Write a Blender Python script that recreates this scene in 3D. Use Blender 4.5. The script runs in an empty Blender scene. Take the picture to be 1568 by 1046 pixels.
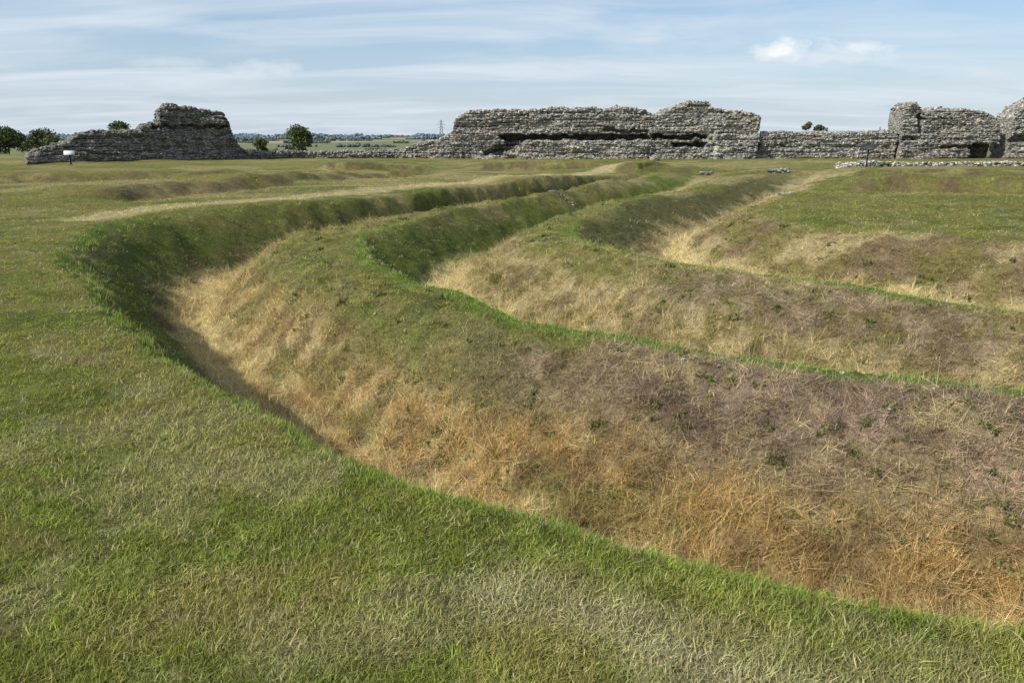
import bpy, bmesh, math, random
import numpy as np
from mathutils import Vector, Matrix
rng=np.random.default_rng(7); random.seed(5)
scene=bpy.context.scene
H_EYE=2.0
# ------------------------------------------------------------ helpers
def vnoise(x,y,seed=0):
    x=np.asarray(x,float); y=np.asarray(y,float)
    xi=np.floor(x).astype(np.int64); yi=np.floor(y).astype(np.int64)
    xf=x-xi; yf=y-yi
    u=xf*xf*(3-2*xf); v=yf*yf*(3-2*yf)
    def h(a,b):
        n=(a*374761393+b*668265263+seed*144269504)&0x7fffffff
        n=((n^(n>>13))*1274126177)&0x7fffffff
        n=n^(n>>16)
        return (n&0xffff)/65535.0
    return (h(xi,yi)*(1-u)+h(xi+1,yi)*u)*(1-v)+(h(xi,yi+1)*(1-u)+h(xi+1,yi+1)*u)*v
def fbm(x,y,o=4,seed=0):
    t=0;a=.5;s=0
    x=np.asarray(x,float); y=np.asarray(y,float)
    for i in range(o):
        c,sn=math.cos(.6*i+.3),math.sin(.6*i+.3)
        t=t+a*vnoise((x*c-y*sn)*2**i+13.7*i,(x*sn+y*c)*2**i+7.1*i,seed+i); s+=a; a*=.5
    return t/s
def sm(a,b,x):
    t=np.clip((x-a)/(b-a),0,1); return t*t*(3-2*t)
def make_mesh(name,V,loops,sizes,mat=None,col=None,smooth=False,colname="col"):
    me=bpy.data.meshes.new(name)
    V=np.asarray(V,dtype=np.float32); loops=np.asarray(loops,dtype=np.int32).ravel(); sizes=np.asarray(sizes,dtype=np.int32)
    me.vertices.add(len(V)); me.vertices.foreach_set("co",V.ravel())
    me.loops.add(len(loops)); me.loops.foreach_set("vertex_index",loops)
    me.polygons.add(len(sizes))
    st=np.concatenate([[0],np.cumsum(sizes)[:-1]]).astype(np.int32)
    me.polygons.foreach_set("loop_start",st)
    try: me.polygons.foreach_set("loop_total",sizes)
    except Exception: pass
    me.update(calc_edges=True); me.validate()
    if smooth: me.polygons.foreach_set("use_smooth",np.ones(len(sizes),dtype=bool))
    if col is not None:
        at=me.attributes.new(colname,'FLOAT_COLOR','POINT')
        c=np.ones((len(V),4),dtype=np.float32); c[:,:3]=col
        at.data.foreach_set("color",c.ravel())
    if mat: me.materials.append(mat)
    return bpy.data.objects.new(name,me)
def link(ob,parent=None):
    scene.collection.objects.link(ob)
    if parent: ob.parent=parent
    return ob
class Acc:
    def __init__(s): s.V=[];s.L=[];s.S=[];s.C=[];s.n=0
    def add(s,V,F,col=(.5,.5,.5)):
        V=np.asarray(V,float)
        s.V.append(V)
        for f in F:
            s.L.extend([i+s.n for i in f]); s.S.append(len(f))
        c=np.empty((len(V),3)); c[:]=col; s.C.append(c)
        s.n+=len(V)
    def addn(s,V,F,C):
        s.V.append(V); s.L.extend((F+s.n).ravel().tolist()); s.S.extend([F.shape[1]]*len(F)); s.C.append(C); s.n+=len(V)
    def obj(s,name,mat,smooth=False):
        return make_mesh(name,np.vstack(s.V),s.L,s.S,mat,np.vstack(s.C),smooth)
def box(acc,c,size,col,R=None):
    v=np.array([[x,y,z] for x in(-.5,.5) for y in(-.5,.5) for z in(-.5,.5)])*np.array(size)
    if R is not None: v=v@np.array(R).T
    acc.add(v+np.array(c),[(0,1,3,2),(4,6,7,5),(0,4,5,1),(2,3,7,6),(0,2,6,4),(1,5,7,3)],col)
def beam(acc,a,b,r0,r1,col,n=6):
    a=np.array(a,float);b=np.array(b,float);d=b-a;d/=np.linalg.norm(d)+1e-9
    p=np.cross(d,[0,0,1.0]); 
    if np.linalg.norm(p)<1e-3: p=np.array([1.0,0,0])
    p/=np.linalg.norm(p); q=np.cross(d,p)
    V=[];F=[]
    for c,r in((a,r0),(b,r1)):
        for k in range(n):
            t=2*math.pi*k/n; V.append(c+r*(math.cos(t)*p+math.sin(t)*q))
    for k in range(n): F.append((k,(k+1)%n,n+(k+1)%n,n+k))
    F.append(tuple(range(n))[::-1]); F.append(tuple(range(n,2*n)))
    acc.add(V,F,col)
# ------------------------------------------------------------ materials
def newmat(name):
    m=bpy.data.materials.new(name); m.use_nodes=True
    nt=m.node_tree; b=nt.nodes["Principled BSDF"]; b.inputs["Roughness"].default_value=.9
    b.inputs["Specular IOR Level"].default_value=.1
    return m,nt,b
def nnoise(nt,vec,scale,detail=4,rough=.55):
    n=nt.nodes.new("ShaderNodeTexNoise"); n.inputs["Scale"].default_value=scale
    n.inputs["Detail"].default_value=detail; n.inputs["Roughness"].default_value=rough
    if vec: nt.links.new(vec,n.inputs["Vector"])
    return n.outputs["Fac"]
def nmap(nt,v,a,b,c,d):
    n=nt.nodes.new("ShaderNodeMapRange")
    for i,x in zip((1,2,3,4),(a,b,c,d)): n.inputs[i].default_value=x
    nt.links.new(v,n.inputs[0]); return n.outputs[0]
def nmath(nt,op,a,b=None,c=None,clamp=False):
    n=nt.nodes.new("ShaderNodeMath"); n.operation=op; n.use_clamp=clamp
    for i,x in enumerate((a,b,c)):
        if x is None: continue
        if isinstance(x,(int,float)): n.inputs[i].default_value=x
        else: nt.links.new(x,n.inputs[i])
    return n.outputs[0]
def nmix(nt,f,a,b,mode='MIX'):
    n=nt.nodes.new("ShaderNodeMix"); n.data_type='RGBA'; n.blend_type=mode
    for i,x in((0,f),(6,a),(7,b)):
        if isinstance(x,(int,float)): n.inputs[i].default_value=x
        elif isinstance(x,tuple): n.inputs[i].default_value=(*x,1) if len(x)==3 else x
        else: nt.links.new(x,n.inputs[i])
    return n.outputs[2]
def nval(nt,col,v):
    n=nt.nodes.new("ShaderNodeVectorMath"); n.operation='SCALE'
    nt.links.new(col,n.inputs[0]); nt.links.new(v,n.inputs["Scale"]); return n.outputs[0]
def nattr(nt,name,typ='GEOMETRY'):
    n=nt.nodes.new("ShaderNodeAttribute"); n.attribute_name=name; n.attribute_type=typ; return n
def nbump(nt,b,h,dist,strength=1):
    n=nt.nodes.new("ShaderNodeBump"); n.inputs["Distance"].default_value=dist; n.inputs["Strength"].default_value=strength
    nt.links.new(h,n.inputs["Height"]); nt.links.new(n.outputs[0],b.inputs["Normal"])
M_ground,nt,b=newmat("ground_turf")
tc=nt.nodes.new("ShaderNodeTexCoord"); P=tc.outputs["Object"]
att=nattr(nt,"col").outputs["Color"]
n1=nnoise(nt,P,26,4,.75); n2=nnoise(nt,P,5,3,.65); n3=nnoise(nt,P,130,2,.7)
f=nmath(nt,'MULTIPLY',nmap(nt,n1,.3,.7,.45,1.5),nmap(nt,n2,.3,.7,.72,1.28))
f=nmath(nt,'MULTIPLY',f,nmap(nt,n3,.3,.7,.75,1.25))
c=nval(nt,att,f)
c=nmix(nt,nmap(nt,n1,.55,.75,0,.25),c,(.36,.30,.14))
vo=nt.nodes.new("ShaderNodeTexVoronoi"); mp=nt.nodes.new("ShaderNodeMapping"); mp.inputs["Scale"].default_value=(.0035,.0016,1)
nt.links.new(P,mp.inputs[0]); nt.links.new(mp.outputs[0],vo.inputs["Vector"]); vo.inputs["Scale"].default_value=1
sp=nt.nodes.new("ShaderNodeSeparateColor"); nt.links.new(vo.outputs["Color"],sp.inputs[0])
rp=nt.nodes.new("ShaderNodeValToRGB"); nt.links.new(sp.outputs[0],rp.inputs[0]); rp.color_ramp.interpolation='CONSTANT'
e=rp.color_ramp.elements; e[0].color=(.16,.17,.09,1); e[1].position=.8; e[1].color=(.34,.28,.16,1)
for p_,c_ in((.25,(.30,.27,.17,1)),(.45,(.14,.16,.09,1)),(.6,(.26,.24,.15,1))):
    k=e.new(p_); k.color=c_
sx=nt.nodes.new("ShaderNodeSeparateXYZ"); nt.links.new(P,sx.inputs[0])
c=nmix(nt,nmap(nt,sx.outputs[1],110,200,0,1),c,rp.outputs[0])
nt.links.new(c,b.inputs["Base Color"])
nbump(nt,b,nmath(nt,'ADD',n1,nmath(nt,'MULTIPLY',n3,.4)),.06,1)
def blade_mat(name):
    m,nt,b=newmat(name)
    a=nattr(nt,"gcol").outputs["Color"]; v=nattr(nt,"bv").outputs["Fac"]
    c=nval(nt,a,v)
    df=nt.nodes.new("ShaderNodeBsdfDiffuse"); nt.links.new(c,df.inputs[0])
    tr=nt.nodes.new("ShaderNodeBsdfTranslucent"); nt.links.new(c,tr.inputs[0])
    mx=nt.nodes.new("ShaderNodeMixShader"); mx.inputs[0].default_value=.25
    nt.links.new(df.outputs[0],mx.inputs[1]); nt.links.new(tr.outputs[0],mx.inputs[2])
    nt.links.new(mx.outputs[0],nt.nodes["Material Output"].inputs[0])
    return m
M_blade=blade_mat("grass_blade")
M_stone,nt,b=newmat("flint_rubble")
tc=nt.nodes.new("ShaderNodeTexCoord"); P=tc.outputs["Object"]
mp=nt.nodes.new("ShaderNodeMapping"); mp.inputs["Scale"].default_value=(1,1,1.6); nt.links.new(P,mp.inputs[0]); P2=mp.outputs[0]
ve=nt.nodes.new("ShaderNodeTexVoronoi"); ve.inputs["Scale"].default_value=4.5; nt.links.new(P2,ve.inputs["Vector"])
sp=nt.nodes.new("ShaderNodeSeparateColor"); nt.links.new(ve.outputs["Color"],sp.inputs[0])
att=nattr(nt,"col").outputs["Color"]
f=nmath(nt,'MULTIPLY',nmap(nt,sp.outputs[0],0,1,.65,1.35),nmap(nt,ve.outputs["Distance"],.3,.7,1.1,.6))
f=nmath(nt,'MULTIPLY',f,nmap(nt,nnoise(nt,P,1.3,5,.6),.3,.7,.75,1.25))
c=nval(nt,att,f)
nt.links.new(c,b.inputs["Base Color"])
nbump(nt,b,nmath(nt,'ADD',nmap(nt,ve.outputs["Distance"],0,.7,1,0),nnoise(nt,P,14,3,.7)),.1,1)
def attmat(name,rough=.8,jit=.25):
    m,nt,b=newmat(name); b.inputs["Roughness"].default_value=rough
    a=nattr(nt,"col").outputs["Color"]; tc=nt.nodes.new("ShaderNodeTexCoord")
    c=nval(nt,a,nmap(nt,nnoise(nt,tc.outputs["Object"],9,4),.3,.7,1-jit,1+jit))
    nt.links.new(c,b.inputs["Base Color"])
    return m
M_leaf=attmat("foliage",.7,.3); M_bark=attmat("bark",.95,.3); M_metal=attmat("painted_metal",.45,.06)
# ------------------------------------------------------------ terrain definition
C0=[(120,-66),(60,-29),(30,-12),(12,-2.4),(5,1.3),(2.12,2.62),(1.48,2.82),(.80,3.12),(.16,3.52),(-.70,3.98),(-1.5,4.71),(-2.4,5.65),(-3.45,6.76),(-4.4,7.9),(-6.1,10.2),(-7.6,12.4),(-8.9,15.2),(-9.6,17.6),(-9.3,19.6),(-7.6,21.6),(-4.9,25.4),(-2.1,29.5),(3.9,39),(10,48.5),(30,80),(55,120)]
C3=[(120,-62),(62,-25),(32,-8.4),(16,.4),(9,4.2),(4.77,6.5),(3.44,7.2),(1.65,8.3),(.14,9.45),(-.92,10.9),(-2.1,12.85),(-3.0,15.0),(-3.35,17.2),(-3.0,19.7),(-1.8,23.6),(.15,27.6),(2.1,31.5),(5.4,37.5),(13,49),(34,80),(60,120)]
C6=[(120,-59),(64,-22),(34,-6),(18,2.8),(11,6.6),(8.3,8.3),(6.86,9.6),(5.3,11.4),(3.7,12.8),(2.3,14.7),(1.6,17.0),(1.6,19.4),(2.8,23),(5.25,27.9),(8.2,33),(12.5,40),(18,49),(39,80),(66,120)]
C8=[(120,-54),(66,-18),(37,-1),(21,7.8),(14,11.8),(9.9,14.3),(7.6,16.0),(6.5,17.8),(6.6,19.6),(7.6,21.6),(9.3,24.6),(12,29.5),(15.5,35),(24,49),(45,80),(72,120)]
WORN=[(-10.4,18.5),(-10.1,21),(-8.4,23),(-5.9,26.6),(-3.1,30.8),(2.6,40),(6,45.5),(9,50)]
def catmull(P,step):
    P=[np.array(p,float) for p in P]; out=[]
    for i in range(len(P)-1):
        p0=P[max(i-1,0)];p1=P[i];p2=P[i+1];p3=P[min(i+2,len(P)-1)]
        L=np.linalg.norm(p2-p1)
        near = min(np.linalg.norm(p1),np.linalg.norm(p2))<30
        n=max(1,int(L/step)) if near else 1
        t0=0.0; t1=t0+np.sqrt(max(np.linalg.norm(p1-p0),1e-3)); t2=t1+np.sqrt(L); t3=t2+np.sqrt(max(np.linalg.norm(p3-p2),1e-3))
        for k in range(n):
            t=t1+(t2-t1)*k/n
            A1=(t1-t)/(t1-t0)*p0+(t-t0)/(t1-t0)*p1 if i>0 else p1
            A2=(t2-t)/(t2-t1)*p1+(t-t1)/(t2-t1)*p2
            A3=(t3-t)/(t3-t2)*p2+(t-t2)/(t3-t2)*p3
            B1=(t2-t)/(t2-t0)*A1+(t-t0)/(t2-t0)*A2
            B2=(t3-t)/(t3-t1)*A2+(t-t1)/(t3-t1)*A3
            out.append((t2-t)/(t2-t1)*B1+(t-t1)/(t2-t1)*B2 if i>0 else p1+(p2-p1)*k/n)
    out.append(P[-1]); return np.array(out)
CUR=[catmull(c,.7) for c in (C0,C3,C6,C8)]
def pdist(poly,x,y):
    d2=np.full(x.shape,1e18)
    for (ax,ay),(bx,by) in zip(poly[:-1],poly[1:]):
        ex,ey=bx-ax,by-ay; t=np.clip(((x-ax)*ex+(y-ay)*ey)/(ex*ex+ey*ey+1e-12),0,1)
        q=(x-ax-t*ex)**2+(y-ay-t*ey)**2; np.minimum(d2,q,out=d2)
    return np.sqrt(d2)
def curve_eval(poly,x,y):
    ins=np.zeros(x.shape,bool)
    Q=np.vstack([poly,[(400,120),(400,-66)]])
    R=np.roll(Q,-1,axis=0)
    for (ax,ay),(bx,by) in zip(Q,R):
        if ay==by: continue
        c=((ay>y)!=(by>y)); xc=(bx-ax)*(y-ay)/(by-ay)+ax
        ins^=(c&(x<xc))
    return pdist(poly,x,y),ins
def table(pts,w=.03):
    xs=np.linspace(-.3,1.3,641); v=np.interp(xs,[p[0] for p in pts],[p[1] for p in pts])
    k=np.exp(-.5*(np.arange(-40,41)*(1.6/640)/w)**2); k/=k.sum()
    v2=np.convolve(np.pad(v,40,mode='edge'),k,'valid'); return xs,v2
T1=table([(-.3,0),(0,-.0),(.04,-.14),(.32,-1.58),(.43,-1.66),(.55,-1.40),(.68,-.90),(.80,-.54),(.9,-.36),(1,-.30),(1.3,-.3)],.011)
T1L=table([(-.3,0),(0,-.0),(.04,-.14),(.31,-1.5),(.39,-1.58),(.47,-1.36),(.60,-.70),(.68,-.43),(.76,-.33),(1,-.30),(1.3,-.3)],.014)
T2=table([(-.3,-.3),(0,-.30),(.03,-.42),(.29,-1.38),(.36,-1.46),(.50,-1.2),(.64,-.72),(.74,-.43),(.82,-.32),(1,-.28),(1.3,-.28)],.012)
T3=table([(-.3,-.28),(0,-.28),(.04,-.38),(.33,-1.18),(.44,-1.25),(.54,-1.02),(.70,-.5),(.86,-.08),(1,.08),(1.3,.1)],.014)
def field(x,y):
    D=[];I=[]
    wx=(fbm(x*.8,y*.8,3,201)-.5)*.5*sm(5,12,y)+(fbm(x*2.2,y*2.2,2,205)-.5)*.14; wy=(fbm(x*.8,y*.8,3,211)-.5)*.5*sm(5,12,y)+(fbm(x*2.2,y*2.2,2,215)-.5)*.14
    for c in CUR:
        d,i=curve_eval(c,x+wx,y+wy); D.append(d); I.append(i)
    zone=I[0].astype(int)+I[1]+I[2]+I[3]
    s=np.zeros(x.shape)
    for k in range(3):
        m=zone==k+1
        s[m]=D[k][m]/(D[k][m]+D[k+1][m]+1e-9)
    return zone,s,D
SCARP=[((-13.5,24.5),(-10.2,30.7),.30),((-10.2,30.7),(-5.8,41),.25),((-24,33),(-13,36),.3),((-11,43.5),(-5,45.5),.35),((-2,47),(6,49),.3),((13,28.2),(19,25.0),.38),((19,25),(30,21),.3),((14,38),(24,37),.3),((-34,26),(-22,24),.25),((6,44.5),(17,44),.3),((24,33),(40,30),.3)]
def scarp(x,y):
    z=np.zeros(x.shape); w=np.zeros(x.shape)
    wob=(fbm(x*.5,y*.5,3,77)-.5)*1.6
    for (a,b_,h) in SCARP:
        ax,ay=a;bx,by=b_; ex,ey=bx-ax,by-ay; Ls=math.hypot(ex,ey); nx_,ny_=-ey/Ls,ex/Ls
        t=((x-ax)*ex+(y-ay)*ey)/Ls**2; dn=(x-ax)*nx_+(y-ay)*ny_+wob
        if ny_<0: dn=-dn
        fade=sm(-.15,.1,t)*sm(1.15,.9,t)
        z+=h*fade*(sm(-.6,.5,dn)*sm(7,1,dn)-.6*sm(-3.5,-.8,dn)*sm(.3,-.5,dn))
        w=np.maximum(w,fade*sm(1.0,.2,np.abs(dn)))
    return z,w
def height(x,y,zone=None,s=None,D=None):
    z=np.zeros(x.shape)
    tp=1-sm(33,46,y)
    lf=sm(2.5,-1.5,x)*sm(9,12,y)
    for k,(T,a,b) in enumerate(((T1,0,-.3),(T2,-.3,-.28),(T3,-.28,.08))):
        m=zone==k+1
        h=np.interp(s[m],T[0],T[1])
        if k==0: h=h*(1-lf[m])+lf[m]*np.interp(s[m],T1L[0],T1L[1])
        t=np.maximum(tp[m],.12*(1-sm(46,60,y[m]))); z[m]=h*t
    m=zone==4; z[m]=(.08+.1*sm(0,4,D[3][m]))*np.maximum(tp[m],0.)
    nb=((zone>0)&(zone<4)).astype(float)
    face=nb*sm(.05,.3,s)*sm(1,.85,s)
    z+= (fbm(x*.9,y*.9,3,3)-.5)*(.05+.18*face)
    z+= (fbm(x*3.0,y*3.0,3,9)-.5)*(.03+.16*face)
    z+= (fbm(x*9,y*9,2,19)-.5)*(.012+.06*face)*sm(20,8,y)
    z+= (fbm(x*.17,y*.33,3,21)-.5)*.6*sm(16,34,y)*(1-sm(58,64,y))
    z+= (fbm(x*.12+4,y*.4,2,25)-.5)*.12*sm(3,12,np.hypot(x,y))
    z+= scarp(x,y)[0]*(1-sm(56,62,y))*np.where(nb>0,.3,1)
    fall=np.maximum(sm(74,300,y),sm(74,260,np.abs(x)))
    z-= 12.5*fall
    r=np.hypot(x,y)
    z+= 12*sm(2500,5500,r)*(fbm(x*.0006,y*.0006,3,5))
    return z
A=np.array
green=A((.165,.172,.038)); green2=A((.108,.132,.028)); olive=A((.23,.20,.066)); lgreen=A((.21,.235,.05))
straw=A((.60,.49,.25)); orange=A((.45,.31,.125)); mauve=A((.31,.235,.16)); tan=A((.44,.355,.185)); dark=A((.08,.065,.035)); dry=A((.33,.28,.15))
def L(a,b,t): return a+(b-a)*np.clip(t,0,1)[:,None]
def colour(x,y,zone,s):
    n=len(x)
    f1=fbm(x*.45,y*.45,4,31); f2=fbm(x*1.7,y*1.7,4,41); f3=fbm(x*6,y*6,3,51); f4=fbm(x*.13,y*.2,3,61)
    def T(v): return np.tile(v,(n,1))
    c=T(green)
    c=L(c,T(green2),sm(.5,.68,f1)*.75)
    c=L(c,T(olive),sm(.42,.62,f2)*.75)
    c=L(c,T(lgreen),sm(.5,.66,f3)*.6)
    c=L(c,T(dry),sm(.58,.72,fbm(x*1.8+9,y*2.0,4,71))*.4)
    for px,py,r in((.35,2.75,.28),(.05,3.0,.2),(1.0,2.35,.2),(.65,2.45,.2)):
        c=L(c,T(A((.36,.31,.19))),.45*sm(1.2,.2,np.hypot((x-px)/1.5,y-py)/r+(f2-.5)*2.0))
    far=sm(14,28,y)
    c=L(c,T(olive),far*.6*sm(.35,.6,f4))
    c=L(c,T(A((.32,.265,.12))),far*.75*sm(.48,.6,fbm(x*.12,y*.5,4,81)))
    c=L(c,T(green2),far*.6*sm(.5,.62,fbm(x*.2+5,y*.8,4,83)))
    c=L(c,T(A((.15,.11,.06))),scarp(x,y)[1]*.8*sm(.35,.6,f2))  # brown scarp faces; the dark colour also stands in for weak slope shading
    c=L(c,T(straw*.85),.8*sm(.9,.3,pdist(WORN,x,y)+(f2-.5)*.8))
    base=c
    sp=s+.15*(f2-.5)+.12*(f1-.5)
    back=sm(18,23,y)
    left=sm(2.0,-2.0,x)*(1-back)
    lush=A((.145,.215,.04))
    z1=L(base,T(lush),.7*sm(.07,.0,s)); z1=L(z1,T(green2),sm(.05,.12,sp))
    z1=L(z1,L(T(A((.19,.14,.08))),T(green2*1.25),sm(.42,.58,f2)),sm(.14,.24,sp))
    z1=L(z1,L(T(straw),T(orange),sm(.45,.65,f2)*.5),sm(.25,.33,sp))
    z1=L(z1,L(T(orange),T(straw*.95),left*.35+.5*sm(.5,.66,f3)),sm(.46,.56,sp))
    z1=L(z1,T(A((.19,.20,.065))),sm(.50,.62,fbm(x*2.6+7,y*2.6,3,131))*.6*sm(.42,.5,sp)*sm(.8,.6,sp)*sm(2.5,.3,x))
    z1=L(z1,T(A((.21,.145,.075))),sm(.54,.66,fbm(x*4.2,y*4.2,3,141))*.65*sm(.4,.5,sp))
    up=L(T(mauve),T(tan),sm(.42,.6,f2)*.8)
    up=L(up,T(olive),left*.75*sm(.38,.6,f1+.1)); up=L(up,T(straw*.8),left*.6*sm(.45,.62,f2))
    up=L(up,T(A((.18,.125,.085))),sm(.50,.62,f3)*.75*(1-.6*left))
    up=L(up,T(straw*.75),sm(.55,.68,fbm(x*5+3,y*5,3,99))*.6)
    z1=L(z1,up,sm(.6,.76,sp))
    for px,py,r in((3.9,5.6,.3),(3.2,6.4,.22),(-1.5,9.9,.25),(.5,8.3,.25),(2.4,7.0,.2)):
        z1=L(z1,T(A((.40,.29,.205))),.8*sm(1.1,.3,np.hypot((x-px)/1.3,y-py)/r+(f3-.5)*2.2))
    z1=L(z1,base,sm(.95,1.0,sp+.06*left+.04*sm(6,0,x)-.02)); z1=L(z1,base,left*sm(.60,.74,sp)*.85*sm(6,10,y))
    z1=L(z1,T(lush),.85*sm(.935,.98,s+.02*(f3-.5)))
    z1b=L(base,T(A((.11,.11,.04))),sm(.05,.2,sp)); z1b=L(z1b,T(tan*.8),sm(.34,.42,sp)); z1b=L(z1b,base,sm(.5,.62,sp))
    z1=L(z1,z1b,back)
    z2=L(base,T(green2*1.15),sm(.0,.06,sp)); z2=L(z2,T(straw),sm(.22,.30,sp))
    u2=L(T(tan*1.1),T(straw*.85),sm(.4,.6,f2)); u2=L(u2,T(mauve),sm(.45,.62,f1)*.8*sm(.6,.75,sp)); u2=L(u2,T(olive),.75*sm(.48,.62,f3)+.3*sm(1,-1,x))
    u2=L(u2,T(A((.22,.165,.095))),sm(.54,.66,fbm(x*3,y*3,3,97))*.65)
    z2=L(z2,u2,sm(.40,.48,sp)); z2=L(z2,base,sm(.93,1.0,sp+.02)); z2=L(z2,base,sm(4,1,x)*sm(.66,.78,sp)); z2=L(z2,T(lush),.85*sm(.93,.98,s+.02*(f3-.5)))
    z2b=L(base,T(green2),sm(.05,.2,sp)); z2b=L(z2b,T(tan*1.0),sm(.28,.36,sp)); z2b=L(z2b,base,sm(.46,.6,sp))
    z2=L(z2,z2b,back)
    z3=L(base,T(A((.12,.115,.045))),sm(.0,.08,sp)); z3=L(z3,L(T(dark*1.8),T(tan*.8),sm(.4,.6,f2)),sm(.22,.34,sp)); 
    u3=L(T(tan),T(straw*.8),sm(.42,.6,f1)); u3=L(u3,T(A((.21,.15,.085))),sm(.48,.6,fbm(x*.8,y*1.6,3,91))*.75); u3=L(u3,T(olive),sm(.5,.62,f2)*.8)
    z3=L(z3,T(straw*1.05),sm(.42,.5,sp)); z3=L(z3,u3,sm(.55,.64,sp)); z3=L(z3,base,sm(.86,.98,sp))
    z3b=L(z3,T(tan),back*.5*sm(.3,.4,s)*sm(.9,.7,s))
    out=base.copy()
    fade=sm(46,38,y)
    for k,zz in((1,z1),(2,z2),(3,z3b)):
        m=zone==k; out[m]=(base+(zz-base)*fade[:,None])[m]
    return out
def axis(neg,pos):
    out=[0.0]; v=0
    while v<pos[-1][0]:
        for lim,st in pos:
            if v<lim: break
        v+= st if st>0 else max(.3,(v)*-st); out.append(v)
    o2=[]; v=0
    while v<neg[-1][0]:
        for lim,st in neg:
            if v<lim: break
        v+= st if st>0 else max(.3,v*-st); o2.append(-v)
    return np.array(o2[::-1]+out)
X=axis([(7.5,.065),(13,.12),(40,.35),(7000,-.09)],[(8.5,.065),(20,.13),(45,.35),(7000,-.09)])
Y=axis([(3,.2),(60,2.5),(400,-.2)],[(1.2,.12),(17,.065),(48,.14),(80,.6),(8000,-.06)])
gx,gy=np.meshgrid(X,Y); gx=gx.ravel(); gy=gy.ravel()
near=(np.abs(gx)<110)&(gy<95)&(gy>-60)
zone=np.zeros(gx.shape,int); s=np.zeros(gx.shape); D3=np.zeros(gx.shape)
zn,sn,Dn=field(gx[near],gy[near]); zone[near]=zn; s[near]=sn; D3[near]=Dn[3]
gz=height(gx,gy,zone,s,[None,None,None,D3])
gc=colour(gx,gy,zone,s)
nx,ny=len(X),len(Y)
idx=np.arange(nx*ny).reshape(ny,nx)
q=np.stack([idx[:-1,:-1],idx[:-1,1:],idx[1:,1:],idx[1:,:-1]],-1).reshape(-1,4)
ground=link(make_mesh("ground",np.stack([gx,gy,gz],1),q,np.full(len(q),4),M_ground,gc,True))
def hz(x,y):
    x=np.atleast_1d(np.asarray(x,float)); y=np.atleast_1d(np.asarray(y,float))
    z,s_,D=field(x,y); return height(x,y,z,s_,D)
# ------------------------------------------------------------ grass
lib_l=bpy.data.collections.new("lawn_tufts"); lib_d=bpy.data.collections.new("dry_tufts"); lib_w=bpy.data.collections.new("weed_tufts")
def tuft(name,coll,mat,n,rad,h0,h1,w,lean,seg=2,seed=0):
    r=random.Random(seed); V=[];F=[];B=[]
    for i in range(n):
        a=r.uniform(0,6.283); rr=rad*math.sqrt(r.random()); bx,by=rr*math.cos(a),rr*math.sin(a)
        h=r.uniform(h0,h1); d=r.uniform(0,6.283); ln=r.uniform(.15,1)*lean; ww=w*r.uniform(.7,1.3)
        px,py=math.cos(d+1.57+r.uniform(-.5,.5)),math.sin(d+1.57)
        k0=len(V); bvv=r.uniform(.5,1.45)
        for k in range(seg+1):
            t=k/seg; off=ln*h*t*t; z=h*(t-.25*ln*t*t); cx=bx+math.cos(d)*off; cy=by+math.sin(d)*off
            if k<seg:
                wk=ww*(1-.7*t)*.5; V+= [(cx-px*wk,cy-py*wk,z-.004),(cx+px*wk,cy+py*wk,z-.004)]
            else: V.append((cx,cy,z))
        B+= [bvv]*(2*seg+1)
        for k in range(seg-1): F.append((k0+2*k,k0+2*k+1,k0+2*k+3,k0+2*k+2))
        F.append((k0+2*seg-2,k0+2*seg-1,k0+2*seg))
    me=bpy.data.meshes.new(name); me.from_pydata(V,[],F); me.materials.append(mat)
    at=me.attributes.new("bv",'FLOAT','POINT'); at.data.foreach_set("value",B)
    o=bpy.data.objects.new(name,me); coll.objects.link(o)
for i in range(6): tuft(f"lawn_tuft_{i}",lib_l,M_blade,12,.042,.013,.036,.0034,1.5,2,i)
for i in range(6): tuft(f"dry_tuft_{i}",lib_d,M_blade,12,.045,.05,.17,.0036,1.7,2,20+i)
for i in range(4): tuft(f"weed_tuft_{i}",lib_w,M_blade,14,.035,.03,.08,.016,1.6,2,40+i)
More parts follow.
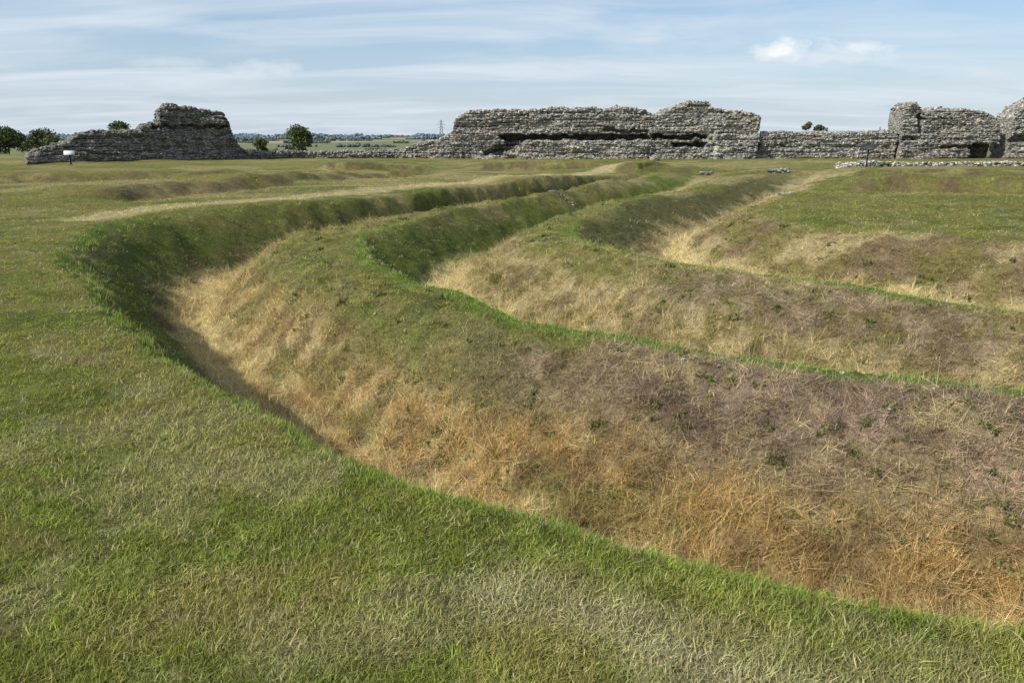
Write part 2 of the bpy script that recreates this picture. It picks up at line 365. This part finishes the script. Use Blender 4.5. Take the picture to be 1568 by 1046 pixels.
def scatter(name,pts,cols,scl,rot,coll):
    me=bpy.data.meshes.new(name); n=len(pts)
    me.vertices.add(n); me.vertices.foreach_set("co",pts.astype(np.float32).ravel())
    a=me.attributes.new("gcol",'FLOAT_COLOR','POINT'); c=np.ones((n,4),np.float32); c[:,:3]=np.minimum(cols,.85); a.data.foreach_set("color",c.ravel())
    a=me.attributes.new("scl",'FLOAT_VECTOR','POINT'); a.data.foreach_set("vector",scl.astype(np.float32).ravel())
    a=me.attributes.new("rot",'FLOAT_VECTOR','POINT'); a.data.foreach_set("vector",rot.astype(np.float32).ravel())
    ob=bpy.data.objects.new(name,me); link(ob)
    g=bpy.data.node_groups.new(name+"_nodes",'GeometryNodeTree')
    g.interface.new_socket("Geometry",in_out='INPUT',socket_type='NodeSocketGeometry'); g.interface.new_socket("Geometry",in_out='OUTPUT',socket_type='NodeSocketGeometry')
    N=g.nodes; gi=N.new("NodeGroupInput"); go=N.new("NodeGroupOutput"); iop=N.new("GeometryNodeInstanceOnPoints")
    ci=N.new("GeometryNodeCollectionInfo"); ci.inputs["Collection"].default_value=coll; ci.inputs["Separate Children"].default_value=True; ci.inputs["Reset Children"].default_value=True
    def na(nm):
        k=N.new("GeometryNodeInputNamedAttribute"); k.data_type='FLOAT_VECTOR'; k.inputs["Name"].default_value=nm; return k.outputs["Attribute"]
    l=g.links; mp=N.new("GeometryNodeMeshToPoints"); l.new(gi.outputs[0],mp.inputs[0]); l.new(mp.outputs[0],iop.inputs["Points"])
    l.new(ci.outputs[0],iop.inputs["Instance"]); iop.inputs["Pick Instance"].default_value=True
    e2r=N.new("FunctionNodeEulerToRotation"); l.new(na("rot"),e2r.inputs[0]); l.new(e2r.outputs[0],iop.inputs["Rotation"]); l.new(na("scl"),iop.inputs["Scale"])
    ri=N.new("GeometryNodeRealizeInstances"); l.new(iop.outputs[0],ri.inputs[0]); l.new(ri.outputs[0],go.inputs[0])
    m=ob.modifiers.new("scatter",'NODES'); m.node_group=g
    return ob
def wedge(n,r0,r1,half,power):
    u=rng.random(n); k=2-power
    r=(r0**k+(r1**k-r0**k)*u)**(1/k) if abs(k)>1e-6 else r0*(r1/r0)**u
    a=rng.uniform(-half,half,n); return r*np.sin(a),r*np.cos(a),r
def build_grass():
    hf=math.radians(48)
    xs,ys,rs=wedge(95000,1.6,40,hf,2)
    z,s_,D=field(xs,ys); h=height(xs,ys,z,s_,D); c=colour(xs,ys,z,s_)
    nb=(z>0)&(z<4)
    dryw=(c[:,0]/(c[:,1]+1e-4))
    dens=.6+.8*sm(.35,.6,fbm(xs*5,ys*5,3,301))
    k=rng.random(len(xs))<np.where(nb&(s_>.3)&(dryw>1.2),.3,dens); n=k.sum()
    sc=rng.uniform(.7,1.35,n)*(1+.07*rs[k])
    hgt=rng.uniform(.55,1.2,n)*(.6+.8*fbm(xs[k]*3,ys[k]*3,3,311))
    near_lip=((z==1)&((s_<.06)|(s_>.95)))|((z==2)&(s_>.95)); hgt*=np.where(near_lip[k],1.7,1)
    lone=rng.random(n)<.02; hgt[lone]*=2
    col=c[k]*1.45
    jit=rng.random(n)
    col=col*(1+(rng.random((n,1))-.5)*.4); col[jit<.09]=A((.48,.41,.22)); col[jit>.86]*=A((1.1,1.3,.95))
    scl=np.stack([sc,sc,sc*hgt/(1+.035*rs[k])],1)
    rot=np.stack([rng.normal(0,.15,n),rng.normal(0,.15,n),rng.uniform(0,6.28,n)],1)
    scatter("grass",np.stack([xs[k],ys[k],h[k]],1),col,scl,rot,lib_l)
    xs,ys,rs=wedge(160000,3,30,hf,1.75)
    z,s_,D=field(xs,ys); k=(z>0)&(z<4)&(s_>.18)&(s_<.96)
    xs,ys,rs,z,s_=xs[k],ys[k],rs[k],z[k],s_[k]
    c=colour(xs,ys,z,s_); dryw=c[:,0]/(c[:,1]+1e-4)
    patch=fbm(xs*2.5,ys*2.5,3,123); clump=fbm(xs*6,ys*6,2,127)
    k=(dryw>1.12)&(rng.random(len(xs))<.35+1.0*sm(.35,.6,clump))
    xs,ys,rs,z,s_,c,patch,clump=xs[k],ys[k],rs[k],z[k],s_[k],c[k],patch[k],clump[k]
    D=field(xs,ys)[2]; h=height(xs,ys,z,s_,D); n=len(xs)
    fl=sm(.25,.36,s_)*sm(.74,.56,s_)*(1-.6*sm(20,26,ys))
    sc=rng.uniform(.7,1.3,n)*(1+.04*rs); hs=(.22+.70*fl)*rng.uniform(.5,1.3,n)*(.3+1.4*patch*(.5+clump))/(1+.015*rs)
    col=c*1.25*(1+(rng.random((n,1))-.5)*.6)
    scatter("dry_grass",np.stack([xs,ys,h-.005],1),col,np.stack([sc,sc,sc*hs],1),np.stack([rng.normal(0,.45,n),rng.normal(0,.45,n),rng.uniform(0,6.28,n)],1),lib_d)
    xs=[];ys=[]
    cx,cy,_=wedge(1700,2,26,hf,1.6); z,s_,D=field(cx,cy)
    ok=((z==1)|(z==2)|(z==3))&(s_>.5)&(s_<.93)&(rng.random(len(cx))<.8)
    for a,b_ in zip(cx[ok],cy[ok]):
        m_=rng.integers(1,8); w_=rng.uniform(.02,.08); xs+=list(a+rng.normal(0,w_*1.4,m_)); ys+=list(b_+rng.normal(0,w_,m_))
    xs=A(xs);ys=A(ys); z,s_,D=field(xs,ys); h=height(xs,ys,z,s_,D); n=len(xs)
    sc=rng.uniform(.4,1.2,n)*(1+.02*np.hypot(xs,ys)); col=np.tile(A((.18,.205,.075)),(n,1))*rng.uniform(.6,1.4,(n,1))
    scatter("weeds",np.stack([xs,ys,h],1),col,np.stack([sc,sc,sc],1),np.stack([rng.normal(0,.3,n),rng.normal(0,.3,n),rng.uniform(0,6.28,n)],1),lib_w)
build_grass()
# ------------------------------------------------------------ masonry
def ico(sub):
    bm=bmesh.new(); bmesh.ops.create_icosphere(bm,subdivisions=sub,radius=1); V=A([v.co[:] for v in bm.verts]); F=A([[v.index for v in f.verts] for f in bm.faces]); bm.free(); return V,F
ICV,ICF=ico(1)
def stones(acc,P,size,colf=None,flat=.65):
    n=len(P); nv=len(ICV)
    th=rng.uniform(0,6.28,n); sx=size*rng.uniform(.7,1.4,n); sy=size*rng.uniform(.7,1.2,n); sz=size*flat*rng.uniform(.7,1.2,n)
    V=ICV[None]*(1+rng.uniform(-.22,.22,(n,nv,1)))
    V=V*np.stack([sx,sy,sz],1)[:,None,:]
    c,s_=np.cos(th)[:,None],np.sin(th)[:,None]
    V=np.stack([V[...,0]*c-V[...,1]*s_,V[...,0]*s_+V[...,1]*c,V[...,2]],-1)+P[:,None,:]
    F=(ICF[None]+ (np.arange(n)*nv)[:,None,None]).reshape(-1,3)
    col=np.repeat(colf,nv,axis=0)
    acc.addn(V.reshape(-1,3),F,col)
def stonecol(n):
    t=rng.random(n); c=np.tile(A((.46,.435,.385)),(n,1))*rng.uniform(.6,1.25,(n,1))
    c[t<.13]=A((.23,.22,.21)); c[t>.87]=A((.62,.59,.53)); c[(t>.5)&(t<.53)]=A((.40,.28,.19)); return c
def wall(name,prof,origin,ang,thick,rec,seed,res=.085,nst=6000,jag=.16,tint=1.0):
    L0,L1=prof[0][0],prof[-1][0]; n=int((L1-L0)/res)+1
    l=np.linspace(L0,L1,n); Ht=np.interp(l,[p[0] for p in prof],[p[1] for p in prof])
    Ht=Ht+(fbm(l*1.3,l*0+seed,3,seed)-.5)*jag*2.2+(vnoise(l*4.5,l*0,seed+3)-.5)*jag
    Ht=np.maximum(Ht,.12)
    nf,ntp,nbk=int(max(Ht)/res)+2,8,14
    rows=[]
    def recess(lv,z):
        d=0*lv
        for (a,b_,za,zb,dep) in rec:
            e=.14*(vnoise(lv*2.2,z*2,seed+8)-.5)*2; zz=z+e; ll=lv+e*2
            d=d+dep*sm(a,a+.25,ll)*sm(b_,b_-.25,ll)*sm(za-.05,za+.05,zz)*sm(zb+.04,zb-.04,zz)
        return d
    def front(lv,z):
        d=(fbm(lv*.55,z*.9,4,seed+1)-.5)*.6+(fbm(lv*1.1,z*6,3,seed+2)-.5)*.3+(vnoise(lv*5,z*7,seed+5)-.5)*.14+ (vnoise(lv*9,z*11,seed+6)-.5)*.08
        ph=z/.55+(fbm(lv*.25,z*0,2,seed)-.5)*.6; band=sm(.78,.86,ph%1)*sm(1,.95,ph%1)*.2*sm(.35,.5,fbm(lv*.5,np.floor(ph)*3.3,2,seed+70))
        return d+band+recess(lv,z)
    for k in range(nf):
        z=Ht*k/(nf-1); rows.append((l,front(l,z),z-.25*(k==0)))
    for k in range(1,ntp):
        t=k/ntp; y0=front(l,Ht); y=y0*(1-t)+thick*t
        z=Ht+(fbm(l*2.5,y*2.5+3,3,seed+12)-.5)*.4*math.sin(math.pi*t)+.12*math.sin(math.pi*t); rows.append((l,y,z))
    for k in range(nbk):
        t=1-k/(nbk-1); z=Ht*t; y=thick-(fbm(l*.6+40,z,4,seed+20)-.5)*.6-(vnoise(l*4,z*5,seed+21)-.5)*.15; rows.append((l,y,z-.25*(k==nbk-1)))
    R=len(rows); Lx=np.array([r[0] for r in rows]); Yy=np.array([r[1] for r in rows]); Zz=np.array([r[2] for r in rows])
    e0=sm(L0+.8,L0,Lx); e1=sm(L1-.8,L1,Lx); nz=(fbm(Zz*1.6,Yy*1.6,3,seed+30)-.5)*.8; Lx=Lx+(e0-e1)*(np.abs(nz))
    V=np.stack([Lx,Yy,Zz],-1).reshape(-1,3)
    id_=np.arange(R*n).reshape(R,n)
    F=np.stack([id_[:-1,:-1],id_[:-1,1:],id_[1:,1:],id_[1:,:-1]],-1).reshape(-1,4)
    cz=V[:,2]; cb=fbm(V[:,0]*.5,cz*2.2,3,seed+40)
    base=A((.44,.415,.365))[None]*(.65+.65*cb)[:,None]
    warm=sm(.52,.66,fbm(V[:,0]*.3,cz*1.1,3,seed+44)); base=base+(A((.46,.39,.29))-base)*(warm*.5)[:,None]
    drk=sm(.55,.68,fbm(V[:,0]*.8,cz*2.5,3,seed+48)); base=base*(1-.3*drk)[:,None]
    recess_shade=np.clip(recess(V[:,0],cz),0,1)*(V[:,1]<thick*.6); base=base+(A((.15,.13,.10))-base)*(recess_shade*.8)[:,None]  # shade inside the recesses painted into the stone colour
    grn=sm(.35,.0,cz)*.6; base=base+(A((.17,.165,.08))-base)*grn[:,None]
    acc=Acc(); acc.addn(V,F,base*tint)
    for j in(0,n-1):
        ring=V[id_[:,j]]; cen=ring.mean(0); vv=np.vstack([ring,cen[None]]); m=len(ring)
        fs=[(i,(i+1)%m,m) for i in range(m)] if j==0 else [((i+1)%m,i,m) for i in range(m)]
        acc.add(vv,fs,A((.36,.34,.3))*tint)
    li=rng.uniform(L0+.1,L1-.1,nst); hh=np.interp(li,l,Ht); zf=rng.random(nst)
    zz=np.round(zf*hh/.18)*.18+rng.normal(0,.03,nst); zz=np.minimum(zz,hh)
    P=np.stack([li,front(li,zz)+.02,zz],1); sc_=stonecol(nst)*(1-.6*np.clip(recess(li,zz),0,1))[:,None]  # stones set in recesses get the same painted shade
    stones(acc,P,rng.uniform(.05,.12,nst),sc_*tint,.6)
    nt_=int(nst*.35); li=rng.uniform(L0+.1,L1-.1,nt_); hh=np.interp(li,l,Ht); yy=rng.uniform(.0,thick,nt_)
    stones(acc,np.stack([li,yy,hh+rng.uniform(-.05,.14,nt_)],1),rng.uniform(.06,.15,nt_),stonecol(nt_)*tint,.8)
    ob=acc.obj(name,M_stone,False); link(ob); ob.location=origin; ob.rotation_euler=(0,0,ang)
    return ob
PB=[(-9.6,.45),(-9.0,.8),(-7.5,1.25),(-6.6,1.3),(-5.7,1.9),(-5.1,2.1),(-4.85,3.2),(-3.9,3.7),(-1.5,3.9),(.9,3.95),(5,4.05),(9.9,4.05),(11.3,3.95),(12.0,3.45),(12.7,3.5),(13.4,4.0),(14.1,4.25),(15.0,4.6),(16.7,4.6),(17.2,4.0),(19,3.85),(21.0,3.55),(21.3,3.4)]
wall("ruined_roman_wall",PB,(0,66,0),0,2.8,[(-1.2,12.0,1.55,2.05,1.3),(-2.6,-.6,.25,.75,.7),(-1.8,.4,.65,1.15,.7),(-.8,1.2,1.0,1.6,.7),(.5,12,-.5,1.5,-.15),(-3.5,21,-.5,.12,-.3),(11.9,17,1.7,2.05,1.1),(7.5,12,2.2,2.45,.5),(13.7,17.0,1.0,1.4,1.1),(-4.5,3,2.3,3.0,.15),(17.3,21.3,-.5,2.0,-.4)],11,nst=12000)
wall("ruined_roman_wall",[(21.35,2.05),(24,2.1),(28,2.05),(33.3,2.2)],(0,66.3,0),0,2.3,[(22,33,.9,1.1,.1)],23,nst=4000,jag=.08)
wall("ruined_roman_wall",[(33.35,4.0),(33.9,4.5),(34.3,4.4),(34.7,4.05),(35.1,3.5),(35.6,3.9),(36.5,4.05),(38,4.0),(39.3,3.95),(40.5,3.6),(41.4,3.1),(41.85,2.5)],(0,65.8,0),0,2.6,[(39.6,42.2,-.3,1.3,1.3),(34.6,35.4,2.2,3.8,.6),(37,40,.9,1.2,.6),(33.4,35,1.6,1.9,.4)],37,nst=4500)
wall("ruined_roman_wall",[(42.6,2.9),(42.9,3.5),(43.4,4.2),(44,4.7),(45,5.0),(48,4.9),(54,4.6)],(0,65.6,0),0,2.6,[(42.5,45,1.3,2.0,.6)],41,nst=4000)
PL=[(0,.4),(.8,.8),(2.8,1.4),(3.5,2.05),(5.2,2.15),(7.6,2.25),(7.9,2.7),(9.1,2.8),(9.3,3.75),(9.9,4.1),(11,3.95),(12.3,3.8),(13.9,3.65),(14.3,3.1),(14.5,2.1),(14.9,1.2),(15.3,.75)]
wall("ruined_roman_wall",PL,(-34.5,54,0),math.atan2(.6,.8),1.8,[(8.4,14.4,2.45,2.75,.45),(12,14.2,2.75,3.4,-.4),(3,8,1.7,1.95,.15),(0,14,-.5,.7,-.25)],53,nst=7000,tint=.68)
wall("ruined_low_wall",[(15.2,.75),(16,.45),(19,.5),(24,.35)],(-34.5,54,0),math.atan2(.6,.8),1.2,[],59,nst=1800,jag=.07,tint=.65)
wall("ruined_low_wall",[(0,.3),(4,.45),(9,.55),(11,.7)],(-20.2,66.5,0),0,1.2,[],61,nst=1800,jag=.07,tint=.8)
def footing(name,x0,y0,x1,y1,w,h,n,pale=1.2,size=.09):
    t=rng.random(n); d=A((x1-x0,y1-y0)); Ln=np.hypot(*d); nrm=A((-d[1],d[0]))/Ln
    o=rng.uniform(-w/2,w/2,n); x=x0+d[0]*t+nrm[0]*o; y=y0+d[1]*t+nrm[1]*o
    z=hz(x,y)+h*rng.uniform(0,1,n)
    acc=Acc(); stones(acc,np.stack([x,y,z],1),size*rng.uniform(.6,1.4,n),stonecol(n)*pale,.6)
    link(acc.obj(name,M_stone))
footing("foundation_stones",20.7,48.5,46,46.5,.9,.34,5200,1.2,.10)
footing("foundation_stones",1.4,31.4,2.6,31.0,.4,.03,60,.95,.05)
footing("foundation_stones",8.8,25.3,9.9,26.2,.35,.05,110,1.15,.06)
footing("foundation_stones",14.8,43.6,16,43.9,.5,.2,90,.8,.1)
footing("foundation_stones",10.8,43.5,11.5,43.7,.4,.15,40,.8,.1)
acc=Acc(); P=A([[11.6,62.0,.12],[11.9,62.2,.08]]); stones(acc,P,A([.4,.22]),A([(.5,.46,.38)]*2),.9); link(acc.obj("boulder",M_stone))
acc=Acc(); xs,ys,_=wedge(420,3,22,.85,1.6); z,s_,D=field(xs,ys); k=(z>0)&(z<3)&(s_>.35); xs,ys=xs[k],ys[k]; n=len(xs)
stones(acc,np.stack([xs,ys,hz(xs,ys)+.01],1),rng.uniform(.008,.028,n),stonecol(n)*.9,.7); link(acc.obj("loose_stones",M_stone))
# ------------------------------------------------------------ signs
def lectern(name,x,y,face,col,h=.95,w=.8):
    z=float(hz(x,y)[0]); acc=Acc()
    beam(acc,(-.0,0,-.1),(0,0,h-.08),.05,.045,(.03,.03,.03),8)
    R=Matrix.Rotation(math.radians(35),3,'X')
    box(acc,(0,0,h),(w,.5,.03),(.03,.035,.03),R); box(acc,(0,-.016*.57*1.4,h+.016*.82*1.4),(w-.06,.44,.006),col,R)
    box(acc,(0,0,h-.1),(.25,.12,.05),(.03,.03,.03)); box(acc,(0,0,.01),(.22,.22,.02),(.05,.05,.05))
    o=link(acc.obj(name,M_metal)); o.location=(x,y,z); o.rotation_euler=(0,0,face)
lectern("information_sign",21.0,45.0,math.radians(-60),(.05,.05,.05),1.1,.9)
lectern("information_sign",-29.6,51.0,math.radians(25),(.7,.7,.68),.75,.7)
# ------------------------------------------------------------ trees
def tree(name,x,y,h,w,z0,seed,n=3500,col=(.085,.105,.04),trunk=.25,leaf=.16,low=.12):
    r=np.random.default_rng(seed); root=bpy.data.objects.new(name,None); link(root); root.location=(x,y,z0)
    acc=Acc(); bc=(.09,.07,.05); beam(acc,(0,0,-.3),(0.05,0,h*trunk),h*.035,h*.026,bc,8); beam(acc,(.05,0,h*trunk),(.0,.1,h*.75),h*.026,h*.008,bc,7)
    cl=[]
    for k in range(16):
        a=r.uniform(0,6.28); t=r.uniform(.0,1); zz=h*(low+.1+(1-low-.18)*t); env=math.sin(math.pi*min(1,(.25+.72*t)))**.6; rr=w*.5*env*r.uniform(.35,.8)
        c=A((rr*math.cos(a),rr*math.sin(a),zz)); cl.append((c,w*r.uniform(.13,.24)))
        if k<9: beam(acc,(.03,0,h*(trunk*.8+.4*t*trunk)),tuple(c),h*.014,h*.004,bc,5)
    cl.append((A((0,0,h*.85)),w*.2)); cl.append((A((0,0,h*.55)),w*.3))
    o=acc.obj("trunk",M_bark); link(o,root)
    m=n//len(cl); Vs=[];Cs=[]
    for c,rad in cl:
        d=r.normal(size=(m,3)); d/=np.linalg.norm(d,axis=1)[:,None]; rr=rad*r.uniform(.45,1.12,(m,1))
        p=c+d*rr*A((1,1,.8)); p[:,2]=np.maximum(p[:,2],.1)
        u=r.normal(size=(m,3)); u/=np.linalg.norm(u,axis=1)[:,None]; v=np.cross(u,r.normal(size=(m,3))); v/=np.linalg.norm(v,axis=1)[:,None]
        s_=leaf*r.uniform(.6,1.3,(m,1)); Vs.append(np.stack([p-u*s_,p+v*s_*.6,p+u*s_,p-v*s_*.6],1).reshape(-1,3))
        cc=A(col)[None]*r.uniform(.6,1.5)*r.uniform(.7,1.35,(m,1)); Cs.append(np.repeat(cc,4,axis=0))
    V=np.vstack(Vs); C=np.vstack(Cs); q=np.arange(len(V)).reshape(-1,4)
    o=make_mesh("crown",V,q,np.full(len(q),4),M_leaf,C); link(o,root)
def gz_(x,y): return float(hz(x,y)[0])
def at(u,Yd): return (u-784)/1132*(Yd*.963+.6)
for nm,u,Yd,top,wpx,sd in(("oak_tree",460,112,196,50,1),("shrub",401,100,212,24,2),("oak_tree",14,96,199,58,3),("shrub",72,92,203,64,4),("oak_tree",188,110,190,50,5),("shrub",1232,108,187,24,6),("shrub",1252,108,189,30,7),("shrub",1527,86,216,26,8),("shrub",-40,92,200,50,9),("oak_tree",1620,100,190,50,10)):
    x=at(u,Yd); zt=2+(207-top)*.00082*Yd; zb=gz_(x,Yd); w=wpx/1132*Yd*.97
    tree(nm,x,Yd,zt-zb,w,zb,sd,n=5200 if nm=="oak_tree" else 2600,leaf=.02*w+.06,low=.05)
def woods(name,rows,seed,col):
    acc=Acc()
    for (yy,x0,x1,hh,dens) in rows:
        n=int(dens); x=rng.uniform(x0,x1,n); y=yy+rng.normal(0,hh*1.5,n)+ .06*(x-x0)*math.sin(seed)
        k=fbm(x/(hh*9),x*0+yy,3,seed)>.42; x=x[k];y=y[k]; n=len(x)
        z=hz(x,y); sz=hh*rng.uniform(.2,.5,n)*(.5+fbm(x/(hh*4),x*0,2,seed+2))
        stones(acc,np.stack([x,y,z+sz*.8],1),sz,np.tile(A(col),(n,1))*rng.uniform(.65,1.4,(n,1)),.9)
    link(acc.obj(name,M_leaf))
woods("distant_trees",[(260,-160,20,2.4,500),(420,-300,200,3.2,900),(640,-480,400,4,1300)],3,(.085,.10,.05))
woods("distant_trees",[(950,-700,800,5.5,1800),(1400,-1100,1100,7,2200),(1900,-1500,1500,8,2400)],4,(.09,.115,.10))  # slightly bluish foliage: distance haze mixed into the base colour
woods("distant_woodland",[(2600,-2100,2100,12,2800),(3400,-2800,2800,15,3200),(4300,-3600,3600,20,3600)],6,(.12,.16,.19))  # farthest rows: stronger blue haze put into the foliage colour
def pylon(x,y,h,z0):
    acc=Acc(); c=(.2,.21,.22); r=.3
    def wd(t): return h*(.11*(1-t)**1.3+.016)
    lv=[0,.2,.38,.52,.64,.74,.83,.91,1]
    for a,b_ in zip(lv[:-1],lv[1:]):
        wa,wb=wd(a),wd(b_)
        ca=[(sx*wa,sy*wa,a*h) for sx,sy in((-1,-1),(1,-1),(1,1),(-1,1))]; cb=[(sx*wb,sy*wb,b_*h) for sx,sy in((-1,-1),(1,-1),(1,1),(-1,1))]
        for i in range(4):
            beam(acc,ca[i],cb[i],r*1.3,r*1.3,c,4); beam(acc,ca[i],cb[(i+1)%4],r*.7,r*.7,c,4); beam(acc,ca[(i+1)%4],cb[i],r*.7,r*.7,c,4)
    for t,l in((.64,.16),(.78,.2),(.91,.14)):
        for sx in(-1,1):
            beam(acc,(0,0,t*h+1),(sx*l*h,0,t*h),r,r*.6,c,4); beam(acc,(0,0,t*h+h*.04),(sx*l*h,0,t*h),r*.7,r*.5,c,4); beam(acc,(sx*l*h,0,t*h),(sx*l*h,0,t*h-2.5),.2,.2,c,4)
    o=link(acc.obj("electricity_pylon",M_metal)); o.location=(x,y,z0)
pylon(at(676,1700),1700,46,gz_(at(676,1700),1700))
pylon(at(1346,3600),3600,48,gz_(at(1346,3600),3600))
# ------------------------------------------------------------ light
SAZ=math.atan2(-.86,-.51); EL=math.radians(39)
d=Vector((math.sin(SAZ)*math.cos(EL),math.cos(SAZ)*math.cos(EL),math.sin(EL)))
sl=bpy.data.lights.new("sun",'SUN'); sl.energy=5; sl.angle=math.radians(.6); sl.color=(1,.945,.85)
so=bpy.data.objects.new("sun",sl); link(so); so.rotation_euler=d.to_track_quat('Z','Y').to_euler()
w=bpy.data.worlds.new("World"); scene.world=w; w.use_nodes=True; nt=w.node_tree; bg=nt.nodes["Background"]; bg.inputs[1].default_value=.13
sk=nt.nodes.new("ShaderNodeTexSky"); sk.sky_type='NISHITA'; sk.sun_disc=False; sk.sun_elevation=EL; sk.sun_rotation=SAZ%(2*math.pi); sk.air_density=1; sk.dust_density=.6; sk.ozone_density=2
tc=nt.nodes.new("ShaderNodeTexCoord"); sx=nt.nodes.new("ShaderNodeSeparateXYZ"); nt.links.new(tc.outputs["Generated"],sx.inputs[0])
ax,ay,az=sx.outputs
zz=nmath(nt,'MAXIMUM',az,0.0)
iz=nmath(nt,'DIVIDE',1,nmath(nt,'ADD',zz,.09))
cb=nt.nodes.new("ShaderNodeCombineXYZ"); nt.links.new(nmath(nt,'MULTIPLY',ax,iz),cb.inputs[0]); nt.links.new(nmath(nt,'MULTIPLY',ay,iz),cb.inputs[1])
mp=nt.nodes.new("ShaderNodeMapping"); mp.inputs["Rotation"].default_value=(0,0,math.radians(-50)); mp.inputs["Scale"].default_value=(.5,1.2,1); mp.inputs["Location"].default_value=(3.3,1.7,0); nt.links.new(cb.outputs[0],mp.inputs[0])
ns=nt.nodes.new("ShaderNodeTexNoise"); ns.inputs["Scale"].default_value=.9; ns.inputs["Detail"].default_value=7; ns.inputs["Roughness"].default_value=.55; ns.inputs["Distortion"].default_value=.9; nt.links.new(mp.outputs[0],ns.inputs["Vector"])
cir=nmap(nt,ns.outputs["Fac"],.40,.68,0,.75)
ang=nt.nodes.new("ShaderNodeCombineXYZ"); u=nmath(nt,'DIVIDE',ax,nmath(nt,'MAXIMUM',ay,.01)); wv=nmath(nt,'DIVIDE',az,nmath(nt,'MAXIMUM',ay,.01))
nt.links.new(u,ang.inputs[0]); nt.links.new(nmath(nt,'MULTIPLY',wv,1.8),ang.inputs[1])
cn=nnoise(nt,ang.outputs[0],30,6,.6)
def blob(u0,w0,su,sw,amp):
    a=nmath(nt,'DIVIDE',nmath(nt,'SUBTRACT',u,u0),su); b_=nmath(nt,'DIVIDE',nmath(nt,'SUBTRACT',wv,w0),sw)
    r=nmath(nt,'SQRT',nmath(nt,'ADD',nmath(nt,'MULTIPLY',a,a),nmath(nt,'MULTIPLY',b_,b_)))
    v=nmath(nt,'ADD',nmath(nt,'SUBTRACT',1.0,r),nmath(nt,'MULTIPLY',nmath(nt,'SUBTRACT',cn,.5),2.2))
    return nmath(nt,'MULTIPLY',nmap(nt,v,.0,.8,0,1),amp)
cu=blob(.345,.102,.04,.016,1.0)
for bb in((.43,.105,.055,.012,.6),(.40,.094,.09,.01,.3),(-.32,.082,.05,.012,.4),(-.44,.088,.06,.01,.25)): cu=nmath(nt,'MAXIMUM',cu,blob(*bb))
hz_=nmap(nt,zz,0,.13,1,0); hz_=nmath(nt,'POWER',hz_,1.3)
sky=nmix(nt,.5,sk.outputs[0],(3.1,4.35,6.0))
base=nmix(nt,nmath(nt,'MULTIPLY',hz_,.85),sky,(4.5,5.2,5.9))
base=nmix(nt,cir,base,(5.8,6.35,6.9))
base=nmix(nt,cu,base,(7.3,7.5,7.6))
nt.links.new(base,bg.inputs[0])
# ------------------------------------------------------------ camera
cam=bpy.data.cameras.new("camera"); cam.lens=26; cam.sensor_width=36; cam.clip_end=20000; cam.clip_start=.05
co=bpy.data.objects.new("camera",cam); link(co); co.location=(0,0,H_EYE); co.rotation_euler=(math.radians(90-15.6),0,0); scene.camera=co
scene.view_settings.view_transform='Standard'; scene.view_settings.look='None'; scene.view_settings.exposure=0
